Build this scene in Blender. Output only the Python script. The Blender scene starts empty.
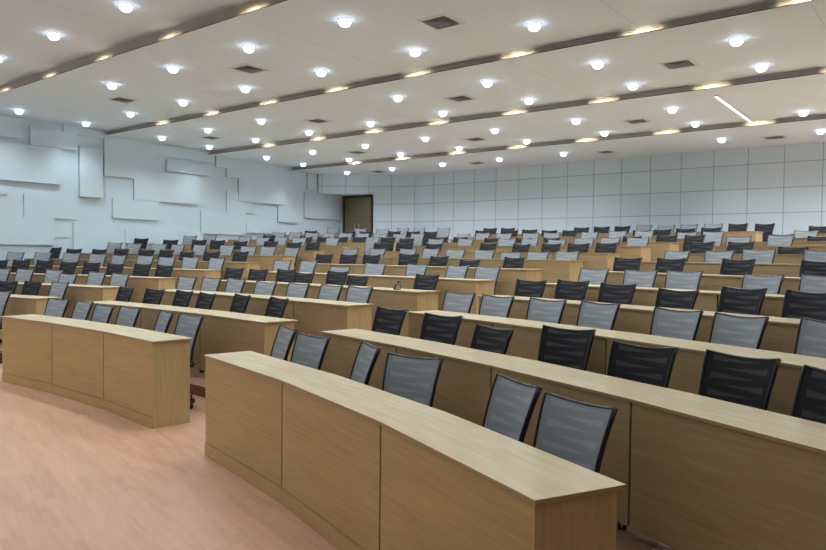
import bpy, bmesh, math, random
from mathutils import Vector, Matrix
random.seed(7)
sc = bpy.context.scene
COL = sc.collection
R = math.radians
# ------------------------------------------------------------------ camera (eye 1.52 m above the floor of the hall)
EYE = 1.5204
yaw, pit, rol, fpx = 0.6717, -0.0307, 0.0110, 698.59
fw = Vector((-math.sin(yaw)*math.cos(pit), math.cos(yaw)*math.cos(pit), math.sin(pit)))
rt = Vector((math.cos(yaw), math.sin(yaw), 0)); up = rt.cross(fw)
rt2 = rt*math.cos(rol)+up*math.sin(rol); up2 = up*math.cos(rol)-rt*math.sin(rol)
cd = bpy.data.cameras.new('camera'); cam = bpy.data.objects.new('camera', cd); COL.objects.link(cam)
cam.matrix_world = Matrix(((rt2.x, up2.x, -fw.x, 0), (rt2.y, up2.y, -fw.y, 0), (rt2.z, up2.z, -fw.z, EYE), (0, 0, 0, 1)))
cd.sensor_fit = 'HORIZONTAL'; cd.sensor_width = 36; cd.lens = fpx*36/826; cd.clip_start = .05; cd.clip_end = 200
sc.camera = cam
sc.view_settings.view_transform = 'Standard'
sc.view_settings.look = 'None'
sc.view_settings.exposure = 0.60

# ------------------------------------------------------------------ plan of the hall
CX, CY = -7.311, -11.0035            # centre of the concentric desk rows
R1, DR = 14.391, 1.0261
TIER = [0, 0, .109, .220, .332, .444, .573, .698, .814, .935, 1.02, 1.108, 1.2, 1.3]
NR = 13
def RK(k): return R1+(k-1)*DR
def pol(r, th, z=0.0): return Vector((CX+r*math.cos(R(th)), CY+r*math.sin(R(th)), z))
DESK_D, DESK_H = .37, .75
YB = 17.62                            # back wall
LA, LB = Vector((-15.99, 3.1)), Vector((-16.66, 16.6))
LD = (LB-LA).normalized(); LN = Vector((LD.y, -LD.x))   # along the side wall, into the room
def lwp(u, z, d=0.0):
    q = LA+LD*u+LN*d
    return Vector((q.x, q.y, z))
def lwx(y): return LA.x+(LB.x-LA.x)*(y-LA.y)/(LB.y-LA.y)
STEPS_Y = [-6.0, 5.44, 8.64, 11.61, 14.77, YB]
CEIL_Z = [4.55, 4.367, 4.264, 4.157, 4.058]
XR, YF = 9.0, -6.0

# ------------------------------------------------------------------ materials
def srgb(r, g, b):
    f = lambda c: ((c/255+.055)/1.055)**2.4 if c/255 > .04045 else c/255/12.92
    return (f(r), f(g), f(b), 1)
def new_mat(name, col, rough=.5, spec=.5, metal=0.0):
    m = bpy.data.materials.new(name); m.use_nodes = True
    b = m.node_tree.nodes['Principled BSDF']
    b.inputs['Base Color'].default_value = col; b.inputs['Roughness'].default_value = rough
    b.inputs['Specular IOR Level'].default_value = spec; b.inputs['Metallic'].default_value = metal
    return m, m.node_tree, b
class NB:
    def __init__(s, nt): s.nt = nt
    def n(s, t, **kw):
        o = s.nt.nodes.new(t)
        for k, v in kw.items(): setattr(o, k, v)
        return o
    def l(s, a, b): s.nt.links.new(a, b)
    def m(s, op, a, b=None, c=None):
        o = s.n('ShaderNodeMath', operation=op)
        for i, v in enumerate((a, b, c)):
            if v is None: continue
            if isinstance(v, (int, float)): o.inputs[i].default_value = v
            else: s.l(v, o.inputs[i])
        return o.outputs[0]
    def mix(s, fac, a, b):
        o = s.n('ShaderNodeMix', data_type='RGBA')
        for i, v in ((0, fac), (6, a), (7, b)):
            if isinstance(v, (int, float)): o.inputs[i].default_value = v
            elif isinstance(v, tuple): o.inputs[i].default_value = v
            else: s.l(v, o.inputs[i])
        return o.outputs[2]
def wood(name, c1, c2, rough=.38, su=3.0, sv=60.0, spec=.5):
    m, nt, b = new_mat(name, c1, rough, spec); k = NB(nt)
    uv = k.n('ShaderNodeTexCoord').outputs['UV']
    mp = k.n('ShaderNodeMapping'); mp.inputs['Scale'].default_value = (su, sv, 1); k.l(uv, mp.inputs[0])
    n1 = k.n('ShaderNodeTexNoise'); n1.inputs['Scale'].default_value = 1; n1.inputs['Detail'].default_value = 5; k.l(mp.outputs[0], n1.inputs['Vector'])
    mp2 = k.n('ShaderNodeMapping'); mp2.inputs['Scale'].default_value = (su*.5, sv*.14, 1); k.l(uv, mp2.inputs[0])
    n2 = k.n('ShaderNodeTexNoise'); n2.inputs['Scale'].default_value = 1; n2.inputs['Detail'].default_value = 3; k.l(mp2.outputs[0], n2.inputs['Vector'])
    f = k.m('ADD', k.m('MULTIPLY', n1.outputs[0], .6), k.m('MULTIPLY', n2.outputs[0], .4))
    r = k.n('ShaderNodeMapRange'); r.inputs[1].default_value = .34; r.inputs[2].default_value = .66; k.l(f, r.inputs[0])
    k.l(k.mix(r.outputs[0], c1, c2), b.inputs['Base Color'])
    bp = k.n('ShaderNodeBump'); bp.inputs['Strength'].default_value = .04; bp.inputs['Distance'].default_value = .002; k.l(f, bp.inputs['Height']); k.l(bp.outputs[0], b.inputs['Normal'])
    return m
M = {}
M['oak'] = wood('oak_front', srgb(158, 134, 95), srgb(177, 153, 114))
M['oak_row1_lit'] = wood('oak_front_row_lit', srgb(171, 140, 88), srgb(190, 159, 106))  # warmer copy of the front oak; bounce light off the floor put into its colour
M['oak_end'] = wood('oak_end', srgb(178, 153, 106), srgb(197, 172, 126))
M['oak_top_sheen'] = wood('oak_top_sheen', srgb(200, 181, 143), srgb(217, 199, 163), rough=.22, su=2.5, sv=40)  # pale worktop oak, lightened further to carry the sheen of the lamps
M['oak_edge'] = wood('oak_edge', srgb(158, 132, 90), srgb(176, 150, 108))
M['dark_gap'] = new_mat('dark_gap', srgb(60, 46, 30), .8)[0]
M['riser'] = wood('step_riser', srgb(120, 74, 54), srgb(140, 92, 70))
M['black_plastic'] = new_mat('black_plastic', (.012, .012, .014, 1), .42)[0]
M['black_fabric'] = new_mat('black_fabric', (.018, .018, .022, 1), .85)[0]
M['chrome'] = new_mat('grey_metal', (.35, .35, .37, 1), .3, metal=1)[0]
M['caster'] = new_mat('caster_rubber', (.02, .02, .022, 1), .5)[0]
M['vent'] = new_mat('vent_grey', srgb(212, 220, 230), .5)[0]
M['vent_dark'] = new_mat('vent_dark', srgb(128, 133, 146), .6)[0]
M['trim'] = new_mat('lamp_trim', srgb(205, 203, 203), .4)[0]

def mesh_mat(name, base, bar, amt):
    """woven back fabric with tapering see-through slots knitted into it (two interleaved columns of wedges)"""
    m, nt, b = new_mat(name, base, .75, .3); k = NB(nt)
    uv = k.n('ShaderNodeTexCoord').outputs['UV']
    s = k.n('ShaderNodeSeparateXYZ'); k.l(uv, s.inputs[0])
    u, v = s.outputs[0], s.outputs[1]
    vv = k.m('FRACT', k.m('MULTIPLY', v, 4.5))
    def wedge(c, taper, edge):
        h = k.m('MULTIPLY', taper, .27)
        d = k.m('ABSOLUTE', k.m('SUBTRACT', vv, c))
        r = k.n('ShaderNodeMapRange'); r.inputs[1].default_value = -.03; r.inputs[2].default_value = .05
        k.l(k.m('SUBTRACT', h, d), r.inputs[0])
        return k.m('MULTIPLY', r.outputs[0], edge)
    left = wedge(.27, k.m('SUBTRACT', .78, u), k.m('GREATER_THAN', u, .10))
    right = wedge(.77, k.m('SUBTRACT', u, .22), k.m('LESS_THAN', u, .90))
    f = k.m('MULTIPLY', k.m('MAXIMUM', left, right), amt)
    no = k.n('ShaderNodeTexNoise'); no.inputs['Scale'].default_value = 260; k.l(uv, no.inputs['Vector'])
    base2 = k.mix(k.m('MULTIPLY', no.outputs[0], .35), base, tuple(c*.6 for c in base[:3])+(1,))
    k.l(k.mix(f, base2, bar), b.inputs['Base Color'])
    return m
M['mesh_g'] = mesh_mat('grey_mesh', srgb(139, 145, 149), srgb(162, 165, 166), .6)
M['mesh_b'] = mesh_mat('black_mesh', srgb(25, 25, 31), srgb(66, 64, 64), .8)

def wall_mat():
    m, nt, b = new_mat('side_wall_paint', srgb(214, 226, 230), .6, .3); k = NB(nt)
    n = k.n('ShaderNodeTexNoise'); n.inputs['Scale'].default_value = 1.2
    k.l(k.n('ShaderNodeTexCoord').outputs['Object'], n.inputs['Vector'])
    k.l(k.mix(n.outputs[0], srgb(204, 225, 239), srgb(212, 231, 243)), b.inputs['Base Color'])
    return m
M['wall'] = wall_mat()
M['wall_edge_shade'] = new_mat('relief_board_edge_shade', srgb(186, 200, 208), .8, .2)[0]  # board sides coloured darker to stand in for their shadow lines
def grid_mat(name, px, ox, pz, oz):
    """flush wall panels with thin grey joints; UV is in metres (along, height)"""
    m, nt, b = new_mat(name, srgb(206, 220, 226), .5, .4); k = NB(nt)
    s = k.n('ShaderNodeSeparateXYZ'); k.l(k.n('ShaderNodeTexCoord').outputs['UV'], s.inputs[0])
    def line(v, p, o, w):
        f = k.m('FRACT', k.m('ADD', k.m('DIVIDE', k.m('SUBTRACT', v, o), p), .5))
        d = k.m('MULTIPLY', k.m('ABSOLUTE', k.m('SUBTRACT', f, .5)), p)
        return k.m('LESS_THAN', d, w)
    ln = k.m('MAXIMUM', line(s.outputs[0], px, ox, .009), line(s.outputs[1], pz, oz, .008))
    cell = k.n('ShaderNodeCombineXYZ')
    k.l(k.m('FLOOR', k.m('DIVIDE', k.m('SUBTRACT', s.outputs[0], ox), px)), cell.inputs[0])
    k.l(k.m('FLOOR', k.m('DIVIDE', k.m('SUBTRACT', s.outputs[1], oz), pz)), cell.inputs[1])
    wn = k.n('ShaderNodeTexWhiteNoise'); k.l(cell.outputs[0], wn.inputs['Vector'])
    c = k.mix(wn.outputs[0], srgb(206, 227, 239), srgb(212, 231, 242))
    k.l(k.mix(ln, c, srgb(156, 171, 180)), b.inputs['Base Color'])
    return m
M['grid'] = grid_mat('back_wall_panels', .7610, -2.56, .567, 3.675)
def ceil_mat(name, off):
    m, nt, b = new_mat(name, srgb(222, 236, 252), .7, .3); k = NB(nt)
    s = k.n('ShaderNodeSeparateXYZ'); k.l(k.n('ShaderNodeTexCoord').outputs['UV'], s.inputs[0])
    f = k.m('FRACT', k.m('ADD', k.m('DIVIDE', k.m('SUBTRACT', s.outputs[0], off), 3.78), .5))
    d = k.m('MULTIPLY', k.m('ABSOLUTE', k.m('SUBTRACT', f, .5)), 3.78)
    k.l(k.mix(k.m('LESS_THAN', d, .006), srgb(222, 236, 252), srgb(198, 210, 224)), b.inputs['Base Color'])
    return m
M['ceilA'] = ceil_mat('ceiling_board', -3.30)
M['ceilB'] = ceil_mat('ceiling_board_offset', -5.19)
M['ceil_edge'] = new_mat('ceiling_step_face', srgb(186, 178, 166), .6, .3)[0]
M['lip_top'] = new_mat('lip_top', srgb(70, 66, 62), .8, .2)[0]  # coloured dark so lamp glow does not bounce onto the ceiling above

def floor_mat():
    m, nt, b = new_mat('wood_floor', srgb(200, 152, 128), .36, .45); k = NB(nt)
    co = k.n('ShaderNodeTexCoord').outputs['Object']
    mp = k.n('ShaderNodeMapping'); mp.inputs['Rotation'].default_value = (0, 0, R(15)); k.l(co, mp.inputs[0])
    br = k.n('ShaderNodeTexBrick'); br.offset = .37; br.squash = 1
    br.inputs['Scale'].default_value = 1; br.inputs['Mortar Size'].default_value = .0012
    br.inputs['Brick Width'].default_value = .38; br.inputs['Row Height'].default_value = .06
    br.inputs['Color1'].default_value = srgb(200, 155, 124); br.inputs['Color2'].default_value = srgb(186, 141, 112); br.inputs['Mortar'].default_value = srgb(192, 147, 117)
    k.l(mp.outputs[0], br.inputs['Vector'])
    mp2 = k.n('ShaderNodeMapping'); mp2.inputs['Scale'].default_value = (2.5, 22, 1); k.l(mp.outputs[0], mp2.inputs[0])
    n = k.n('ShaderNodeTexNoise'); n.inputs['Scale'].default_value = 1.2; n.inputs['Detail'].default_value = 4; k.l(mp2.outputs[0], n.inputs['Vector'])
    r = k.n('ShaderNodeMapRange'); r.inputs[1].default_value = .35; r.inputs[2].default_value = .7; r.inputs[4].default_value = .45; k.l(n.outputs[0], r.inputs[0])
    k.l(k.mix(r.outputs[0], br.outputs[0], srgb(210, 172, 144)), b.inputs['Base Color'])
    return m
M['floor'] = floor_mat()
M['tier'] = M['floor']
def emis(name, col, st):
    m = bpy.data.materials.new(name); m.use_nodes = True; nt = m.node_tree; nt.nodes.clear()
    e = nt.nodes.new('ShaderNodeEmission'); o = nt.nodes.new('ShaderNodeOutputMaterial')
    e.inputs[0].default_value = col; e.inputs[1].default_value = st; nt.links.new(e.outputs[0], o.inputs[0])
    return m
M['lamp'] = emis('lamp_lens', (.74, .85, 1, 1), 6.5)
M['strip'] = emis('strip_lens', (1, .96, .95, 1), 2.2)
M['door'] = wood('door_wood', srgb(106, 100, 76), srgb(122, 114, 88), su=30, sv=2)
M['steel'] = new_mat('brushed_steel', (.6, .6, .6, 1), .35, metal=1)[0]

# ------------------------------------------------------------------ mesh helpers
def link(name, bm, mat, parent=None, loc=None, smooth=False):
    me = bpy.data.meshes.new(name)
    bmesh.ops.recalc_face_normals(bm, faces=bm.faces[:])
    bm.to_mesh(me); bm.free()
    for mm in (mat if isinstance(mat, (list, tuple)) else [mat]): me.materials.append(mm)
    if smooth:
        for p in me.polygons: p.use_smooth = True
    o = bpy.data.objects.new(name, me); COL.objects.link(o)
    if parent is not None: o.parent = parent
    if loc is not None: o.location = loc
    return o
def tag(o, label, cat, group=None):
    o['label'] = label; o['category'] = cat
    if group: o['group'] = group
    return o
def struct(o):
    o['kind'] = 'structure'; return o
def thing(name, label, cat, loc, rz=0.0, group=None):
    o = bpy.data.objects.new(name, None); COL.objects.link(o); o.empty_display_size = .2
    o.location = loc; o.rotation_euler = (0, 0, rz)
    return tag(o, label, cat, group)
def box(bm, org, ax, ay, az, uo=(0, 0), mi=0):
    """box from corner ORG along three edge vectors; UV in metres, grain along ax"""
    uvl = bm.loops.layers.uv.verify()
    org = Vector(org); ax = Vector(ax); ay = Vector(ay); az = Vector(az)
    P = [org+ax*i+ay*j+az*k for k in (0, 1) for j in (0, 1) for i in (0, 1)]
    V = [bm.verts.new(q) for q in P]
    lx, ly, lz = ax.length, ay.length, az.length
    C = [(x, y, z) for z in (0, lz) for y in (0, ly) for x in (0, lx)]
    for f, (a, b) in (((0, 2, 3, 1), (0, 1)), ((4, 5, 7, 6), (0, 1)), ((0, 1, 5, 4), (0, 2)), ((2, 6, 7, 3), (0, 2)), ((0, 4, 6, 2), (1, 2)), ((1, 3, 7, 5), (1, 2))):
        fc = bm.faces.new([V[i] for i in f]); fc.material_index = mi
        for lp, i in zip(fc.loops, f): lp[uvl].uv = (C[i][a]+uo[0], C[i][b]+uo[1])
    return V
def quad(bm, pts, uvs=None, mi=0):
    f = bm.faces.new([bm.verts.new(p) for p in pts]); f.material_index = mi
    if uvs:
        uvl = bm.loops.layers.uv.verify()
        for lp, u in zip(f.loops, uvs): lp[uvl].uv = u
    return f
def tube(bm, pts, rx, ry=None, n=8, closed=False, fr=None, caps=True):
    """tube along pts; rx / ry: radii along the frame (side, other)"""
    ry = rx if ry is None else ry
    pts = [Vector(p) for p in pts]; N = len(pts); rings = []
    for i, p in enumerate(pts):
        a = pts[(i-1) % N] if (closed or i) else p; b = pts[(i+1) % N] if (closed or i < N-1) else p
        t = (b-a).normalized()
        ref = Vector(fr) if fr else (Vector((0, 0, 1)) if abs(t.z) < .9 else Vector((1, 0, 0)))
        s = t.cross(ref).normalized(); q = s.cross(t).normalized()
        r1 = rx[i] if isinstance(rx, (list, tuple)) else rx; r2 = ry[i] if isinstance(ry, (list, tuple)) else ry
        rings.append([bm.verts.new(p+s*r1*math.cos(2*math.pi*j/n)+q*r2*math.sin(2*math.pi*j/n)) for j in range(n)])
    for i in range(N if closed else N-1):
        A, B = rings[i], rings[(i+1) % N]
        for j in range(n): bm.faces.new((A[j], A[(j+1) % n], B[(j+1) % n], B[j]))
    if not closed and caps:
        bm.faces.new(rings[0][::-1]); bm.faces.new(rings[-1])
def lathe(bm, prof, n=16, c=(0, 0, 0), mi=0):
    c = Vector(c); rings = []
    for r, z in prof:
        rings.append([bm.verts.new(c+Vector((r*math.cos(2*math.pi*j/n), r*math.sin(2*math.pi*j/n), z))) for j in range(n)] if r > 1e-6 else [bm.verts.new(c+Vector((0, 0, z)))])
    for A, B in zip(rings, rings[1:]):
        for j in range(n):
            k2 = (j+1) % n
            v = [A[j % len(A)], A[k2 % len(A)], B[k2 % len(B)], B[j % len(B)]]
            u = []
            for w in v:
                if w not in u: u.append(w)
            if len(u) > 2:
                f = bm.faces.new(u); f.material_index = mi

# ------------------------------------------------------------------ the setting
bm = bmesh.new(); quad(bm, [(-17.5, YF, 0), (XR, YF, 0), (XR, YB+.4, 0), (-17.5, YB+.4, 0)])
struct(link('floor', bm, M['floor']))
# stepped tiers, one curved platform per desk row
for k in range(2, NR+1):
    bm = bmesh.new(); r0 = RK(k)-.06; r1 = RK(k+1)-.06 if k < NR else 30.2
    z0, z1 = 0.0, TIER[k]; n = 72; t0, t1 = 44.0, 128.0
    ths = [t0+(t1-t0)*i/n for i in range(n+1)]
    for a, b in zip(ths, ths[1:]):
        quad(bm, [pol(r0, a, z1), pol(r1, a, z1), pol(r1, b, z1), pol(r0, b, z1)])
        quad(bm, [pol(r0, a, z0), pol(r0, a, z1), pol(r0, b, z1), pol(r0, b, z0)], [(a*.26, 0), (a*.26, z1), (b*.26, z1), (b*.26, 0)], 1)
    bmesh.ops.remove_doubles(bm, verts=bm.verts[:], dist=1e-5)
    geo = lambda: bm.verts[:]+bm.edges[:]+bm.faces[:]
    bmesh.ops.bisect_plane(bm, geom=geo(), plane_co=(LA.x, LA.y, 0), plane_no=(-LN.x, -LN.y, 0), clear_outer=True)
    bmesh.ops.bisect_plane(bm, geom=geo(), plane_co=(0, YB, 0), plane_no=(0, 1, 0), clear_outer=True)
    bmesh.ops.bisect_plane(bm, geom=geo(), plane_co=(XR, 0, 0), plane_no=(1, 0, 0), clear_outer=True)
    struct(link('floor_tier', bm, [M['tier'], M['riser']]))

# ceiling: five level fields stepping down towards the back, with a lip under each step
for i in range(5):
    bm = bmesh.new(); y0, y1, z = STEPS_Y[i], STEPS_Y[i+1], CEIL_Z[i]
    quad(bm, [(-17.5, y0, z), (-17.5, y1, z), (XR, y1, z), (XR, y0, z)], [(-17.5, y0), (-17.5, y1), (XR, y1), (XR, y0)])
    if i:
        zu = CEIL_Z[i-1]
        quad(bm, [(-17.5, y0, z), (XR, y0, z), (XR, y0, zu), (-17.5, y0, zu)], [(0, 0)]*4, 1)
    struct(link('ceiling', bm, [M['ceilB'] if i in (0, 2, 4) else M['ceilA'], M['ceil_edge']]))
    if i:
        bm = bmesh.new(); box(bm, (-16.9, y0-.09, z), (XR+16.9, 0, 0), (0, .09, 0), (0, 0, .010))
        bm.faces.ensure_lookup_table()
        for f in bm.faces: f.material_index = 0 if f.calc_center_median().z < z+.001 else 1
        struct(link('trim_%d' % i, bm, [M['ceilA'], M['lip_top']]))

# side wall with its relief of raised boards
bm = bmesh.new(); quad(bm, [lwp(-9.2, 0), lwp(14.6, 0), lwp(14.6, 4.5), lwp(-9.2, 4.5)])
wl = struct(link('wall_left', bm, M['wall']))
REL = [(3.68,4.72,3.81,4.20,.13),(4.43,5.58,4.18,4.365,.06),(4.79,5.35,2.76,3.92,.14),(5.41,6.78,3.55,4.33,.09),(5.41,6.19,3.30,3.55,.09),
 (6.19,8.10,2.78,3.55,.09),(5.63,6.90,2.30,2.78,.08),(5.95,8.20,1.69,2.04,.08),(2.4,4.37,2.99,3.80,.13),(2.4,3.44,3.91,4.36,.07),
 (2.4,3.22,2.69,2.88,.07),(3.56,4.74,2.22,2.74,.05),(2.4,4.20,1.62,2.22,.09),(4.66,5.95,1.45,2.15,.05),(4.20,4.62,1.80,2.09,.03),
 (6.78,8.63,3.96,4.25,.05),(7.13,8.49,3.58,3.89,.10),(8.69,10.89,3.86,4.155,.10),(9.06,11.31,3.61,3.86,.10),(9.49,11.31,2.97,3.61,.10),
 (9.08,10.07,2.65,3.22,.06),(8.20,9.77,2.00,2.65,.07),(9.77,10.98,2.07,2.35,.10),(11.02,11.87,2.44,2.92,.09),(12.28,12.70,3.54,4.05,.08),
 (12.16,13.88,2.62,3.42,.09),(10.89,12.17,3.76,4.05,.06),
 (-3.5,-1.9,1.2,2.6,.09),(-1.9,.4,2.2,3.4,.06),(.4,2.1,.9,2.5,.1),(.6,2.2,3.0,3.7,.06),(-5,-3.5,2.4,3.6,.08)]
for u0, u1, z0, z1, d in REL:
    bm = bmesh.new(); p0 = lwp(u0, z0, .0); 
    d *= .62
    box(bm, p0, lwp(u1, z0)-p0, LN.to_3d()*d, (0, 0, z1-z0))
    bm.faces.ensure_lookup_table()
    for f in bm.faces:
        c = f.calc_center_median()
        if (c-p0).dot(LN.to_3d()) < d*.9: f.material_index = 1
    link('relief_board', bm, [M['wall'], M['wall_edge_shade']], wl)
# back wall, the canted piece by the door, the bulkhead over the door lobby
FB, FC, FD = Vector((-13.95, YB)), Vector((-15.24, 17.02)), Vector((-16.57, 15.85))
SOF = 3.43
def wall_quad(bm, a, b, z0, z1, u0, mi=0):
    L_ = (b-a).length
    quad(bm, [(a.x, a.y, z0), (b.x, b.y, z0), (b.x, b.y, z1), (a.x, a.y, z1)], [(u0, z0), (u0-L_, z0), (u0-L_, z1), (u0, z1)], mi)
bm = bmesh.new()
wall_quad(bm, Vector((XR, YB)), FB, 0, 4.06, XR)
wall_quad(bm, FB, FC, 0, 4.06, FB.x)
l1 = (FC-FB).length
wall_quad(bm, FC, FD, SOF, 4.06, FB.x-l1)
struct(link('wall_back', bm, M['grid']))
bm = bmesh.new()   # soffit, and the lobby behind it with its door wall
YD = 17.02; XL = lwx(YD)
quad(bm, [(FC.x, FC.y, SOF), (FD.x, FD.y, SOF), (XL-.1, YD+.05, SOF), (FC.x, YD+.05, SOF)])
quad(bm, [(XL-.1, YD+.04, 1.0), (FC.x+.02, YD+.04, 1.0), (FC.x+.02, YD+.04, SOF), (XL-.1, YD+.04, SOF)])
struct(link('wall_lobby', bm, M['wall']))
dx0, dx1 = -16.48, -15.28
dr = struct(bpy.data.objects.new('door_1', None)); COL.objects.link(dr); dr.location = ((dx0+dx1)/2, YD, TIER[NR])
dl = Vector(dr.location)
bm = bmesh.new()
for x in (dx0-.06, dx1-.0): box(bm, Vector((x, YD-.05, TIER[NR]))-dl, (.06, 0, 0), (0, .08, 0), (0, 0, 2.11))
box(bm, Vector((dx0-.06, YD-.05, TIER[NR]+2.05))-dl, (dx1-dx0+.12, 0, 0), (0, .08, 0), (0, 0, .07))
link('door_frame', bm, M['dark_gap'], dr)
for i in range(2):
    w = (dx1-dx0)/2; x = dx0+w*i
    bm = bmesh.new(); box(bm, Vector((x+.004, YD-.02, TIER[NR]+.01))-dl, (w-.008, 0, 0), (0, .04, 0), (0, 0, 2.04))
    lf = link('door_leaf', bm, M['door'], dr)
    hx = x+w-.09 if i == 0 else x+.09
    bm = bmesh.new()
    b0 = Vector((hx, YD-.07, TIER[NR]+.82))-dl
    tube(bm, [b0+Vector((0, .05, 0)), b0, b0+Vector((0, 0, .36)), b0+Vector((0, .05, .36))], .012, n=8)
    link('handle', bm, M['steel'], lf)
# unseen walls that close the hall
bm = bmesh.new(); quad(bm, [(XR, YF, 0), (XR, YB, 0), (XR, YB, 4.6), (XR, YF, 4.6)]); struct(link('wall_right', bm, M['wall']))
bm = bmesh.new(); quad(bm, [(-17.5, YF, 0), (XR, YF, 0), (XR, YF, 4.6), (-17.5, YF, 4.6)]); struct(link('wall_front', bm, M['wall']))

# ------------------------------------------------------------------ desks
ORD = ['', 'front', 'second', 'third', 'fourth', 'fifth', 'sixth', 'seventh', 'eighth', 'ninth', 'tenth', 'eleventh', 'twelfth', 'back']
def th_wall(k):        # where a row meets the side wall
    th = 124.0
    while pol(RK(k)+.3, th).x < lwx(pol(RK(k)+.3, th).y)+.16: th -= .1
    return th
BLOCKS = {'left': lambda k: (99.40, th_wall(k)), 'middle': lambda k: ({1: 82.42, 2: 82.0, 12: 81.9, 13: 81.55}.get(k, 82.2), 95.45), 'right': lambda k: (64.22 if k == 1 else 61.0 if k < 5 else 66.0 if k < 8 else 70.0, {1: 78.42, 2: 78.5, 3: 78.85}.get(k, 79.1))}
SEAMS = {('middle', 1): [95.36, 90.95, 86.5, 82.42], ('right', 1): [78.42, 73.48, 68.75, 64.22], ('right', 2): [78.5, 74.6, 70.7, 66.68, 63.0, 61.0], ('right', 3): [78.85, 74.95, 70.85, 66.9, 63.2, 61.0]}
def desk(k, blk):
    a, b = BLOCKS[blk](k); r0 = RK(k); zf = TIER[k]; zt = zf+DESK_H
    if (blk, k) in SEAMS: ths = SEAMS[(blk, k)]
    else:
        n = max(2, round(R(b-a)*r0/1.08)); ths = [b-(b-a)*i/n for i in range(n+1)]
    mid = pol(r0+.18, (a+b)/2, zf)
    lab = {'left': 'curved oak desk, %s row, in the wall-side block at the left', 'middle': 'curved oak desk, %s row, middle block between the two aisles', 'right': 'curved oak desk, %s row, right block beyond the aisle'}[blk] % ORD[k]
    t = thing('curved_desk', lab, 'desk', mid, 0, 'curved oak desks of the hall')
    P = lambda r, th, z: pol(r, th, z)-mid
    # worktop: one continuous faceted board
    bm = bmesh.new(); uvl = bm.loops.layers.uv.verify()
    e = .012/ r0*57.3
    tt = [ths[0]+e]+ths[1:-1]+[ths[-1]-e]
    ri, ro, zb, zz = r0-.008, r0+DESK_D-.005, zt-.015, zt
    A = [[bm.verts.new(P(r, th, z)) for th in tt] for r, z in ((ri, zb), (ri, zz), (ro, zz), (ro, zb))]
    for i in range(len(tt)-1):
        for q in range(4):
            f = bm.faces.new((A[q][i], A[q][i+1], A[(q+1) % 4][i+1], A[(q+1) % 4][i])); f.material_index = 0 if q == 1 else 1
            us = [R(tt[i])*r0, R(tt[i+1])*r0, R(tt[i+1])*r0, R(tt[i])*r0]; vs = [q*.3, q*.3, q*.3+.3, q*.3+.3]
            for lp, u, v in zip(f.loops, us, vs): lp[uvl].uv = (u+k*3.1, v)
    for i in (0, -1):
        f = bm.faces.new([A[q][i] for q in range(4)]); f.material_index = 1
    link('worktop', bm, [M['oak_top_sheen'], M['oak_edge']], t)
    for i in range(len(ths)-1):
        p0, p1 = P(r0, ths[i], 0), P(r0, ths[i+1], 0)
        d = (p1-p0); L_ = d.length; d.normalize(); nrm = Vector((-d.y, d.x, 0))
        if nrm.dot(mid-Vector((CX, CY, zf))) < 0: nrm = -nrm
        g = .007
        zlo = .098 if k == 1 else .15
        bm = bmesh.new(); box(bm, p0+d*g+Vector((0, 0, zlo+zf)), d*(L_-2*g), nrm*.018, Vector((0, 0, DESK_H-.0155-zlo)), (i*1.7+k, k*.37))
        link('front_panel', bm, M['oak_row1_lit' if k == 1 else 'oak'], t)
        if k == 1:
            bm = bmesh.new(); box(bm, p0+d*.002-nrm*.006+Vector((0, 0, .003+zf)), d*(L_-.004), nrm*.024, Vector((0, 0, .09)), (i*2.3, 1))
            link('plinth', bm, M['oak_row1_lit'], t)
    for i, th in enumerate(ths):
        end = i in (0, len(ths)-1)
        if (not end and k > 8) or (i == 0 and blk == 'left'): continue
        rad = (P(1, th, 0)-P(0, th, 0)); tan = Vector((rad.y, -rad.x, 0))
        w = .03 if end else .022
        s = 0 if i == 0 else (-w if end else -w/2)       # ths run from left (large angle) to right
        ra, rb = (r0+.0, r0+.335) if end else (r0+.019, r0+.11)
        bm = bmesh.new()
        z0 = 0.0 if end or k == 1 else .16
        box(bm, P(ra, th, z0+zf)+tan*s, Vector((0, 0, DESK_H-.0155-z0)), rad*(rb-ra), tan*w, (k*.9+i, i*.33))
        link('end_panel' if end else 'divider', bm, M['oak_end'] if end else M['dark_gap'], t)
    return t
for k in range(1, NR+1):
    for blk in ('left', 'middle', 'right'):
        if k == 1 and blk == 'left': continue
        desk(k, blk)

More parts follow.
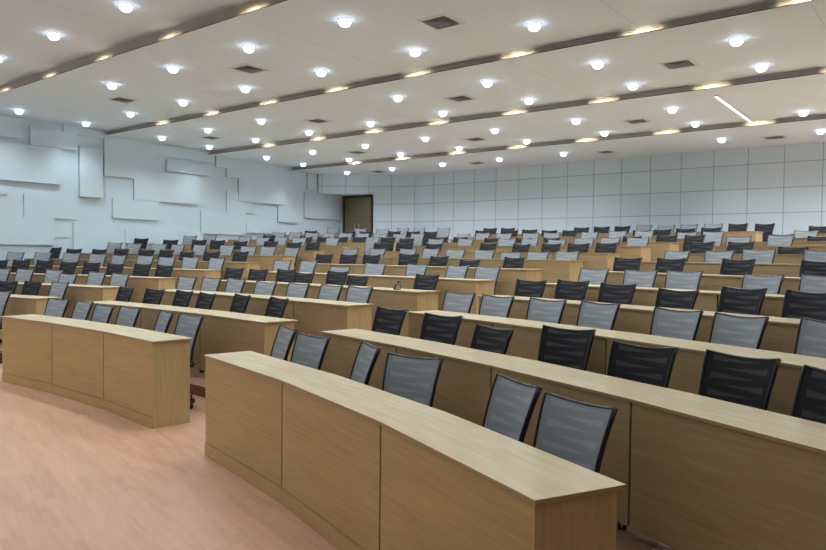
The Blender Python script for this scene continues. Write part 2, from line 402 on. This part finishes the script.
# ------------------------------------------------------------------ chairs
CHAIRS = {
 1: [('g',101.22,0.86,-1,0.049),('g',96.53,0.86,4,-0.008),('g',94.39,0.86,-5,-0.015),('g',91.78,0.71,-2,-0.015),('g',90.05,0.76,1,-0.015),('g',87.01,0.73,-12,-0.015),('g',85.23,0.74,4,-0.015),('g',79.20,0.82,-12,-0.016),('g',76.94,0.70,6,-0.015),('g',74.24,0.75,-16,-0.016),('g',72.08,0.72,24,-0.015),('g',68.42,0.73,-7,-0.015),('g',66.54,0.68,7,-0.015)],
 2: [('b',106.08,0.86,5,0.007),('b',104.08,0.86,-3,0.016),('g',101.93,0.86,-4,0.019),('b',96.53,0.82,-10,-0.003),('b',93.93,0.74,-2,-0.000),('b',91.86,0.77,-7,-0.000),('b',89.66,0.67,-9,-0.000),('b',87.78,0.79,-11,-0.000),('b',85.26,0.78,-8,-0.000),('b',78.80,0.82,3,0.000),('b',76.07,0.77,10,0.000),('b',73.19,0.60,-1,-0.020),('b',71.51,0.86,16,0.006),('b',68.56,0.64,13,0.000),('b',66.75,0.80,6,0.000),('b',64.75,0.73,-9,-0.000)],
 3: [('g',110.65,0.84,-1,0.056),('g',108.87,0.84,-1,0.055),('g',106.63,0.84,-0,0.051),('g',104.95,0.68,-1,-0.000),('g',103.33,0.84,-1,0.036),('g',101.54,0.84,-0,0.022),('g',96.55,0.86,-2,0.006),('g',94.77,0.86,-1,0.006),('g',92.99,0.86,-3,0.012),('g',90.01,0.63,1,0.000),('g',87.94,0.66,0,0.000),('g',86.00,0.70,-1,-0.000),('g',84.19,0.68,3,0.000),('g',79.34,0.83,4,0.000),('g',77.31,0.75,2,0.000),('g',75.32,0.78,4,0.000),('g',73.59,0.86,1,0.003),('g',71.05,0.84,4,0.000),('g',69.29,0.81,-1,-0.000),('g',67.35,0.86,-3,0.011)],
 4: [('b',114.35,0.84,1,0.073),('b',112.67,0.84,1,0.080),('b',110.91,0.84,1,0.078),('b',109.11,0.84,-1,0.058),('b',107.35,0.84,0,0.053),('b',105.56,0.84,-1,0.043),('b',103.51,0.84,-1,0.048),('b',101.83,0.84,-1,0.034),('b',96.69,0.84,-1,0.019),('b',95.01,0.84,1,0.006),('b',93.05,0.84,1,0.019),('b',91.15,0.62,1,-0.015),('b',89.67,0.84,1,0.014),('b',87.69,0.62,-1,-0.029),('b',84.29,0.84,-0,0.013),('b',79.07,0.84,4,0.000),('b',77.32,0.86,2,0.018),('b',75.55,0.86,4,0.006),('b',72.89,0.60,-1,-0.008),('b',71.46,0.86,-1,0.026),('b',69.70,0.86,0,0.025)],
 5: [('g',116.09,0.84,2,0.106),('g',114.05,0.84,3,0.113),('g',111.91,0.84,5,0.110),('g',109.96,0.84,5,0.096),('g',108.36,0.84,-6,0.077),('g',106.37,0.84,2,0.075),('g',104.77,0.84,2,0.056),('g',102.99,0.84,0,0.057),('g',101.05,0.84,-4,0.052),('g',96.37,0.84,-0,0.028),('g',94.57,0.84,-6,0.029),('g',91.89,0.62,6,-0.050),('g',90.21,0.84,5,0.013),('g',87.67,0.84,1,0.014),('g',85.34,0.84,-3,0.011),('g',83.74,0.84,6,0.005),('g',78.72,0.84,1,0.014),('g',76.84,0.84,5,0.013),('g',75.25,0.84,5,0.018),('g',72.70,0.84,0,0.006),('g',71.04,0.84,-1,0.019)],
 6: [('b',115.72,0.78,1,0.094),('b',114.21,0.78,-1,0.065),('b',112.32,0.78,-5,0.063),('b',110.66,0.78,-3,0.076),('b',108.80,0.78,4,0.060),('b',107.29,0.78,-6,0.065),('b',105.78,0.78,-6,0.027),('b',103.94,0.78,2,0.033),('b',101.82,0.78,-3,0.050),('b',96.03,0.82,0,0.017),('b',94.29,0.78,-0,0.016),('b',92.78,0.78,-2,0.014),('b',90.45,0.78,7,0.039),('b',88.63,0.78,-4,0.003),('b',86.54,0.62,-1,-0.049),('b',84.47,0.78,-4,0.003),('b',79.24,0.82,2,0.020),('b',77.44,0.78,-3,0.020),('b',75.03,0.78,-2,0.022),('b',72.49,0.78,4,0.014)],
 7: [('g',113.13,0.62,-2,0.099),('g',111.69,0.62,1,0.084),('g',109.86,0.62,6,0.076),('g',108.43,0.62,-6,0.068),('g',106.79,0.62,-6,0.061),('g',104.80,0.62,-4,0.058),('g',103.25,0.62,4,0.037),('g',101.82,0.62,2,0.034),('g',100.55,0.82,-4,0.018),('g',96.51,0.82,-2,0.008),('g',94.30,0.62,-4,0.006),('g',92.35,0.62,-1,0.010),('g',90.91,0.62,-6,0.014),('g',89.48,0.62,3,0.000),('g',88.22,0.84,6,-0.002),('g',86.64,0.78,6,-0.044),('g',85.20,0.78,3,-0.030),('g',83.82,0.84,6,-0.017),('g',78.91,0.84,-7,-0.001),('g',77.12,0.72,-3,0.000),('g',75.60,0.62,6,0.020),('g',73.59,0.62,4,0.013)],
 8: [('b',113.25,0.62,-1,0.105),('b',111.08,0.62,6,0.072),('b',108.95,0.62,2,0.076),('b',107.59,0.62,4,0.073),('b',105.91,0.62,-3,0.051),('b',103.69,0.62,-4,0.049),('b',102.03,0.62,-1,0.028),('b',100.66,0.62,-5,0.038),('b',96.37,0.82,-2,0.020),('b',94.51,0.62,6,0.020),('b',92.64,0.62,-2,0.005),('b',89.39,0.62,-7,0.010),('b',87.89,0.84,-6,-0.001),('b',85.94,0.62,-5,0.004),('b',84.57,0.62,4,0.005),('b',83.20,0.62,-2,0.015),('b',79.33,0.82,-3,0.029),('b',77.57,0.62,-6,0.019),('b',75.99,0.84,7,-0.050)],
 9: [('g',111.48,0.62,-1,0.077),('g',110.01,0.62,-4,0.089),('g',107.42,0.62,-6,0.055),('g',106.11,0.62,-6,0.043),('g',104.80,0.62,-5,0.056),('g',103.49,0.62,2,0.040),('g',101.13,0.62,-5,0.037),('g',98.37,0.62,-6,0.047),('g',94.24,0.62,-0,0.005),('g',92.38,0.62,-4,0.011),('g',89.96,0.62,7,0.003),('g',88.65,0.62,-5,0.007),('g',87.50,0.84,0,-0.014),('g',85.78,0.62,4,0.005),('g',84.47,0.62,-1,0.012),('g',83.16,0.62,7,0.010),('g',79.10,0.82,-0,0.014),('g',77.31,0.62,-4,0.021)],
 10: [('b',107.32,0.62,-6,0.042),('b',104.75,0.69,-1,-0.000),('b',103.50,0.69,-6,-0.000),('b',102.25,0.69,-1,-0.000),('b',101.01,0.71,-4,-0.000),('b',99.25,0.84,6,-0.010),('b',98.00,0.84,5,-0.038),('b',95.78,0.84,-0,-0.007),('b',94.52,0.84,-7,-0.008),('b',92.58,0.84,-3,-0.035),('b',90.74,0.84,-4,-0.040),('b',89.13,0.84,-4,-0.035),('b',84.95,0.84,-4,-0.020),('b',83.32,0.84,5,-0.009),('b',82.06,0.84,-5,-0.007),('b',78.55,0.84,-6,-0.016),('b',77.16,0.84,-5,-0.050)],
 11: [('g',108.10,0.62,6,0.061),('g',106.90,0.62,1,0.063),('g',105.70,0.62,7,0.052),('g',104.49,0.62,-1,0.035),('g',103.29,0.62,6,0.039),('g',102.09,0.62,2,0.035),('g',100.89,0.62,4,0.015),('g',99.82,0.82,3,0.018),('g',98.62,0.82,-0,0.027),('g',95.62,0.82,-6,0.013),('g',94.17,0.62,-4,0.024),('g',92.89,0.62,5,0.010),('g',91.31,0.62,6,0.009),('g',90.10,0.62,6,0.013),('g',88.03,0.62,-2,0.017),('g',86.58,0.62,2,0.035),('g',85.26,0.62,4,0.027),('g',83.47,0.84,2,-0.006),('g',82.28,0.82,4,-0.000),('g',78.57,0.84,2,-0.008)],
 12: [('b',107.13,0.62,0,0.045),('b',104.35,0.62,2,0.031),('b',103.19,0.62,3,0.027),('b',101.20,0.62,-3,0.028),('b',100.17,0.82,6,0.025),('b',99.02,0.82,6,0.017),('b',95.68,0.82,-6,0.039),('b',93.70,0.62,7,0.025),('b',92.54,0.62,6,0.039),('b',91.39,0.62,2,0.015),('b',90.23,0.62,-6,0.013),('b',86.64,0.84,6,-0.009),('b',85.43,0.66,-5,0.000),('b',84.31,0.62,7,0.009),('b',83.15,0.62,2,0.019),('b',78.85,0.82,6,0.018)],
 13: [('g',106.72,0.62,1,0.083),('g',104.76,0.62,4,0.053),('g',103.21,0.62,6,0.025),('g',101.79,0.62,-4,0.051),('g',100.68,0.62,-7,0.047),('g',99.26,0.82,6,0.053),('b',96.25,0.82,4,0.036),('b',95.14,0.82,5,0.034),('b',90.60,0.62,1,0.016),('b',89.49,0.62,5,0.026),('b',88.38,0.62,-4,0.030),('g',87.26,0.62,-7,0.045),('g',86.15,0.62,5,0.031),('g',85.04,0.62,-5,0.041),('g',83.93,0.62,4,0.039),('b',82.82,0.62,2,0.034),('b',81.83,0.82,-2,0.030)],
}

def back_pt(u, v):
    """point of the backrest; u -1..1 across, v 0..1 up"""
    w = .170+.025*v**1.4
    z = .49+.415*v - (.020*(1-u*u)*v*v)
    y = .15+.115*v**1.5 - .030*u*u
    return Vector((w*u, y, z))
def back_sheet(nu, nv):
    bm = bmesh.new(); uvl = bm.loops.layers.uv.verify()
    G = [[bm.verts.new(back_pt(-1+2*i/nu, j/nv)) for i in range(nu+1)] for j in range(nv+1)]
    for j in range(nv):
        for i in range(nu):
            f = bm.faces.new((G[j][i], G[j][i+1], G[j+1][i+1], G[j+1][i]))
            for lp, (a, b) in zip(f.loops, ((i, j), (i+1, j), (i+1, j+1), (i, j+1))): lp[uvl].uv = (a/nu, b/nv)
    return bm
def back_frame(nu, nv, n):
    bm = bmesh.new()
    pts = [back_pt(-1, j/nv) for j in range(nv+1)]+[back_pt(-1+2*i/nu, 1) for i in range(1, nu)]+[back_pt(1, 1-j/nv) for j in range(nv+1)]+[back_pt(1-2*i/nu, 0) for i in range(1, nu)]
    pts = [q+Vector((0, .008, 0)) for q in pts]
    N = len(pts); rx = []; ry = []
    for i in range(N):
        side = i <= nv or (nv+nu <= i <= 2*nv+nu)
        rx.append(.008); ry.append(.015 if side else .010)
    # depth (y) is the wide direction on the sides
    rings = []
    for i, p in enumerate(pts):
        t = (pts[(i+1) % N]-pts[i-1]).normalized(); q = Vector((0, 1, 0)); q = (q-t*q.dot(t)).normalized(); s = t.cross(q)
        rings.append([bm.verts.new(p+s*rx[i]*math.cos(2*math.pi*j/n)+q*ry[i]*math.sin(2*math.pi*j/n)) for j in range(n)])
    for i in range(N):
        A, B = rings[i], rings[(i+1) % N]
        for j in range(n): bm.faces.new((A[j], A[(j+1) % n], B[(j+1) % n], B[j]))
    return bm
def seat_bm(seg):
    bm = bmesh.new()
    V = box(bm, (-.205, -.22, .405), (.41, 0, 0), (0, .40, 0), (0, 0, .065))
    bmesh.ops.bevel(bm, geom=bm.edges[:], offset=.028, segments=seg, affect='EDGES')
    for v in bm.verts:
        if v.co.y < -.15: v.co.z -= .03*((-.15-v.co.y)/.1)**2
    return bm
def spine_bm():
    bm = bmesh.new()
    tube(bm, [(0, .05, .395), (0, .17, .40), (0, .235, .46), (0, .232, .56), (0, .225, .64)], .035, .012, n=8, fr=(0, 1, 0.01))
    return bm
def column_bm(n):
    bm = bmesh.new(); lathe(bm, [(0, .40), (.07, .40), (.07, .375), (.026, .36), (.026, .23), (.032, .22), (.032, .10), (0, .09)], n); return bm
SR = .24
def star_bm():
    bm = bmesh.new()
    lathe(bm, [(0, .13), (.042, .13), (.045, .085), (0, .08)], 12)
    for i in range(5):
        a = 2*math.pi*i/5+.3; c, s = math.cos(a), math.sin(a)
        tube(bm, [(.02*c, .02*s, .115), (SR*.5*c, SR*.5*s, .10), (SR*c, SR*s, .075)], [.02, .018, .014], [.016, .014, .011], n=6)
    return bm
def caster_bm(i, n=10):
    bm = bmesh.new(); a = 2*math.pi*i/5+.3; c, s = math.cos(a), math.sin(a)
    ctr = Vector((SR*c, SR*s, .027)); ax = Vector((-s, c, 0))
    for sd in (-1, 1): tube(bm, [ctr+ax*sd*.006, ctr+ax*sd*.022], .027, n=n)
    tube(bm, [ctr+Vector((0, 0, .01)), ctr+Vector((0, 0, .055))], .009, n=6)
    return bm
def base_bm():
    bm = column_bm(6)
    for i in range(5):
        a = 2*math.pi*i/5+.3; c, s = math.cos(a), math.sin(a)
        tube(bm, [(.02*c, .02*s, .11), (.205*c, .205*s, .07)], .016, n=4)
        tube(bm, [(.205*c-.02*s, .205*s+.02*c, .027), (.205*c+.02*s, .205*s-.02*c, .027)], .027, n=6)
    return bm
def make_chair(col, detail):
    t = thing('office_chair', 'x', 'chair', (0, 0, 0))
    hi = []    # parts that rise with the gas lift
    if detail:
        hi.append(link('backrest', back_sheet(12, 12), M['mesh_'+col], t, smooth=True))
        hi.append(link('backrest_frame', back_frame(10, 8, 8), M['black_plastic'], t, smooth=True))
        hi.append(link('seat', seat_bm(3), M['black_fabric'], t, smooth=True))
        hi.append(link('back_support', spine_bm(), M['black_plastic'], t, smooth=True))
        link('gas_column', column_bm(12), M['black_plastic'], t, smooth=True)
        sb = link('star_base', star_bm(), M['black_plastic'], t, smooth=True)
        for i in range(5): link('caster', caster_bm(i), M['caster'], sb)
    else:
        hi.append(link('backrest', back_sheet(6, 5), M['mesh_'+col], t, smooth=True))
        hi.append(link('backrest_frame', back_frame(5, 4, 5), M['black_plastic'], t, smooth=True))
        hi.append(link('seat', seat_bm(1), M['black_fabric'], t, smooth=True))
        link('base', base_bm(), M['black_plastic'], t)
    return t
def dup(src):
    c = src.copy(); COL.objects.link(c)
    for ch in list(src.children):
        d = ch.copy(); COL.objects.link(d); d.parent = c
        for g in list(ch.children):
            e = g.copy(); COL.objects.link(e); e.parent = d
    return c
NTH = ['first', 'second', 'third', 'fourth', 'fifth', 'sixth', 'seventh', 'eighth', 'ninth', 'tenth', 'eleventh', 'twelfth', 'thirteenth', 'fourteenth', 'fifteenth', 'sixteenth']
RISE = ('backrest', 'backrest_frame', 'seat', 'back_support')
protos = {}
for k in sorted(CHAIRS):
    cnt = {}
    tot = {}
    blk_of = lambda th: 'left' if th > 97.4 else 'middle' if th > 80.5 else 'right'
    for c in CHAIRS[k]: tot[blk_of(c[1])] = tot.get(blk_of(c[1]), 0)+1
    for col, th, off, rot, dz in CHAIRS[k]:
        blk = blk_of(th); i = cnt.get(blk, 0); cnt[blk] = i+1
        key = (col, k <= 4)
        if key not in protos: o = protos[key] = make_chair(*key)
        else: o = dup(protos[key])
        rb = RK(k)+off
        yv = Vector((-math.sin(R(th-90+rot)), math.cos(R(th-90+rot)), 0))
        o.location = pol(rb, th, TIER[k])-yv*.245
        o.rotation_euler = (0, 0, R(th-90+rot))
        for ch in o.children:
            if ch.name.split('.')[0] in RISE: ch.location.z = dz
        cn = 'grey' if col == 'g' else 'black'
        pos = 'only chair' if tot[blk] == 1 else 'leftmost' if i == 0 else 'rightmost' if i == tot[blk]-1 else NTH[i]+' from the left'
        o['label'] = '%s mesh swivel chair, %s at the %s-row desk, %s block' % (cn, pos, ORD[k], blk)
        if k == 1 and blk == 'left': o['label'] = 'grey mesh swivel chair standing past the wall-side end of the front-row desk'
        o['group'] = 'mesh swivel chairs at the %s-row desks' % ORD[k]

# small black stand left on the fourth-row desk
q = pol(RK(4)+.13, 83.74, TIER[4]+DESK_H)
st = thing('desk_stand', 'small black triangular stand left on the fourth-row desk, middle block', 'stand', q, R(38))
bm = bmesh.new(); box(bm, (-.05, -.025, 0), (.085, 0, 0), (0, .05, 0), (0, 0, .012)); bmesh.ops.bevel(bm, geom=bm.edges[:], offset=.004, segments=1, affect='EDGES'); link('foot', bm, M['black_plastic'], st)
bm = bmesh.new(); tube(bm, [(-.045, 0, .01), (-.02, 0, .06), (.0, 0, .112)], [.014, .010, .008], [.02, .015, .012], n=8); link('post', bm, M['black_plastic'], st, smooth=True)
bm = bmesh.new(); tube(bm, [(.0, 0, .085), (.028, 0, .06), (.040, 0, .03), (.030, 0, .01)], .006, n=8); link('loop_arm', bm, M['black_plastic'], st, smooth=True)
bm = bmesh.new(); tube(bm, [(-.004, 0, .112), (.02, 0, .098), (.036, 0, .092)], [.006, .009, .008], n=8); link('clip', bm, M['black_plastic'], st, smooth=True)

# ------------------------------------------------------------------ ceiling lamps, vents, strip
LROW = [(4.595, -2.457, 1.922, 0), (6.212, -2.357, 1.844, 1), (7.722, -2.395, 1.875, 1), (9.458, -2.36, 1.847, 2), (10.978, -2.399, 1.878, 2), (12.66, -2.36, 1.847, 3), (14.258, -2.401, 1.879, 3), (15.899, -2.366, 1.852, 4)]
LCOL = [[-5, -4, -3], [-7, -5, -4, -3, -2], [-7, -6, -5, -4, -3, -2, -1, 0], [-7, -6, -5, -3, -2, -1, 0], [-7, -6, -5, -4, -3, -2, -1, 0], [-7, -6, -5, -4, -3, -2, -1], [-7, -6, -5, -4, -3, -2, -1, 0], [-7, -6, -5, -4, -3, -1, 0]]
def spot(x, y, z, e, cone=R(152), col=(.86, .94, 1)):
    ld = bpy.data.lights.new('downlight_beam', 'SPOT'); ld.energy = e; ld.color = col; ld.spot_size = cone; ld.spot_blend = 1.0; ld.shadow_soft_size = .06
    o = bpy.data.objects.new('downlight_beam', ld); COL.objects.link(o); o.location = (x, y, z)
    return o
proto = None
LE = 69.0
for j, (y, x0, s, sec) in enumerate(LROW):
    z = CEIL_Z[sec]
    for i, c in enumerate(LCOL[j]):
        x = x0+s*c
        if proto is None:
            o = proto = thing('downlight', 'x', 'lamp', (0, 0, 0))
            bm = bmesh.new(); lathe(bm, [(.070, -.001), (.070, -.010), (.088, -.008), (.096, 0)], 28); link('trim_ring', bm, M['trim'], o, smooth=True)
            bm = bmesh.new(); lathe(bm, [(.071, -.004), (.074, -.03), (.066, -.060), (.040, -.082), (0, -.090)], 28); link('lens', bm, M['lamp'], o, smooth=True)  # dome made deep so its bright outline stands in for bloom
        else: o = dup(proto)
        o.location = (x, y, z)
        n = len(LCOL[j]); pos = 'leftmost' if i == 0 else 'rightmost' if i == n-1 else NTH[i]+' from the left'
        o['label'] = 'bright round downlight, %s in the %s lamp row counted from the front' % (pos, NTH[j])
        o['group'] = 'round downlights in the ceiling'
        spot(x, y, z-.115, LE*(.6 if c == -7 else 1), R(128) if c == -7 else R(152))
# unseen lamps added along the same grid (light only)
for j, (y, x0, s, sec) in enumerate(LROW):
    for c in range(-8, 6):
        if c in LCOL[j] or c < -7 or (c > 2 and j < 4) or (j, c) in ((1, -6), (3, -4), (7, -2)): continue
        spot(x0+s*c, y, CEIL_Z[sec]-.03, LE*(.25 if c > 0 and j < 4 else 1.5 if j > 4 else 1))  # added back-row lamps made stronger to brighten the back wall
for y in (2.9, 1.2, -.6, -2.4, -4.2):
    for c in range(-7, 3): spot(-2.38+1.86*c, y, CEIL_Z[0]-.03, LE*(.55 if c < -2 else .36 if c < 1 else .16))

VENTS = [(1, -12.59, 6.97), (1, -8.85, 6.97), (1, -5.15, 6.97), (2, -14.38, 10.2), (2, -10.68, 10.2), (2, -7.08, 10.2), (2, -3.31, 10.2), (3, -12.59, 13.45), (3, -8.91, 13.45), (3, -5.15, 13.45), (4, -14.42, 16.33), (4, -10.76, 16.33), (4, -7.01, 16.33), (4, -3.28, 16.33)]
vp = None
cnt = {}
for sec, x, y in VENTS:
    if vp is None:
        o = vp = thing('ceiling_vent', 'x', 'vent', (0, 0, 0))
        h = .23
        bm = bmesh.new()
        for a in range(4):
            m3 = Matrix.Rotation(a*math.pi/2, 3, 'Z')
            pts = [(-h, -h, -.001), (h, -h, -.001), (h-.05, -h+.05, -.014), (-h+.05, -h+.05, -.014)]
            quad(bm, [m3 @ Vector(p) for p in pts])
        link('frame', bm, M['vent'], o)
        bm = bmesh.new(); e = h-.05; quad(bm, [(-e, -e, -.003), (e, -e, -.003), (e, e, -.003), (-e, e, -.003)]); link('backing', bm, M['vent_dark'], o)
        bm = bmesh.new()
        for q_ in (.145, .10, .055):
            for a in range(4):
                m3 = Matrix.Rotation(a*math.pi/2, 3, 'Z')
                quad(bm, [m3 @ Vector(p) for p in ((-q_, -q_, -.016), (q_, -q_, -.016), (q_-.022, -q_+.022, -.005), (-q_+.022, -q_+.022, -.005))])
        link('louvres', bm, M['vent_dark'], o)
    else: o = dup(vp)
    o.location = (x, y, CEIL_Z[sec])
    i = cnt.get(sec, 0); cnt[sec] = i+1; n = sum(1 for v in VENTS if v[0] == sec)
    pos = 'leftmost' if i == 0 else 'rightmost' if i == n-1 else NTH[i]+' from the left'
    o['label'] = 'square ceiling air vent, %s on the %s lowered ceiling field' % (pos, NTH[sec-1])
    o['group'] = 'square air vents in the ceiling'
t = thing('ceiling_strip_light', 'thin white strip light set across the ceiling near the back wall', 'strip light', (-3.34, 13.37, CEIL_Z[3]), R(1.5))
bm = bmesh.new(); box(bm, (-.026, -1.34, -.02), (.052, 0, 0), (0, 2.68, 0), (0, 0, .02)); link('housing', bm, M['trim'], t)
bm = bmesh.new(); box(bm, (-.02, -1.32, -.026), (.04, 0, 0), (0, 2.64, 0), (0, 0, .008)); link('diffuser', bm, M['strip'], t)

# warm lamps lying on the lips under the ceiling steps
for i in range(1, 5):
    y, z = STEPS_Y[i], CEIL_Z[i]
    for c in range(-7, 4):
        x = -1.48+1.78*c+(0 if i < 4 else .02)
        if x < -15.5: continue
        for size in (.20, .50):
            ld = bpy.data.lights.new('cove_lamp', 'AREA'); ld.shape = 'RECTANGLE'; ld.size = size; ld.size_y = .012; ld.spread = R(100)
            ld.energy = .26; ld.color = (1, .86, .62)
            o = bpy.data.objects.new('cove_lamp', ld); COL.objects.link(o); o.location = (x, y-.085, z+.020)
            o.rotation_euler = (R(94), 0, 0)
w = bpy.data.worlds.new('hall_air'); sc.world = w; w.use_nodes = True
w.node_tree.nodes['Background'].inputs[0].default_value = (.80, .86, .92, 1); w.node_tree.nodes['Background'].inputs[1].default_value = .05
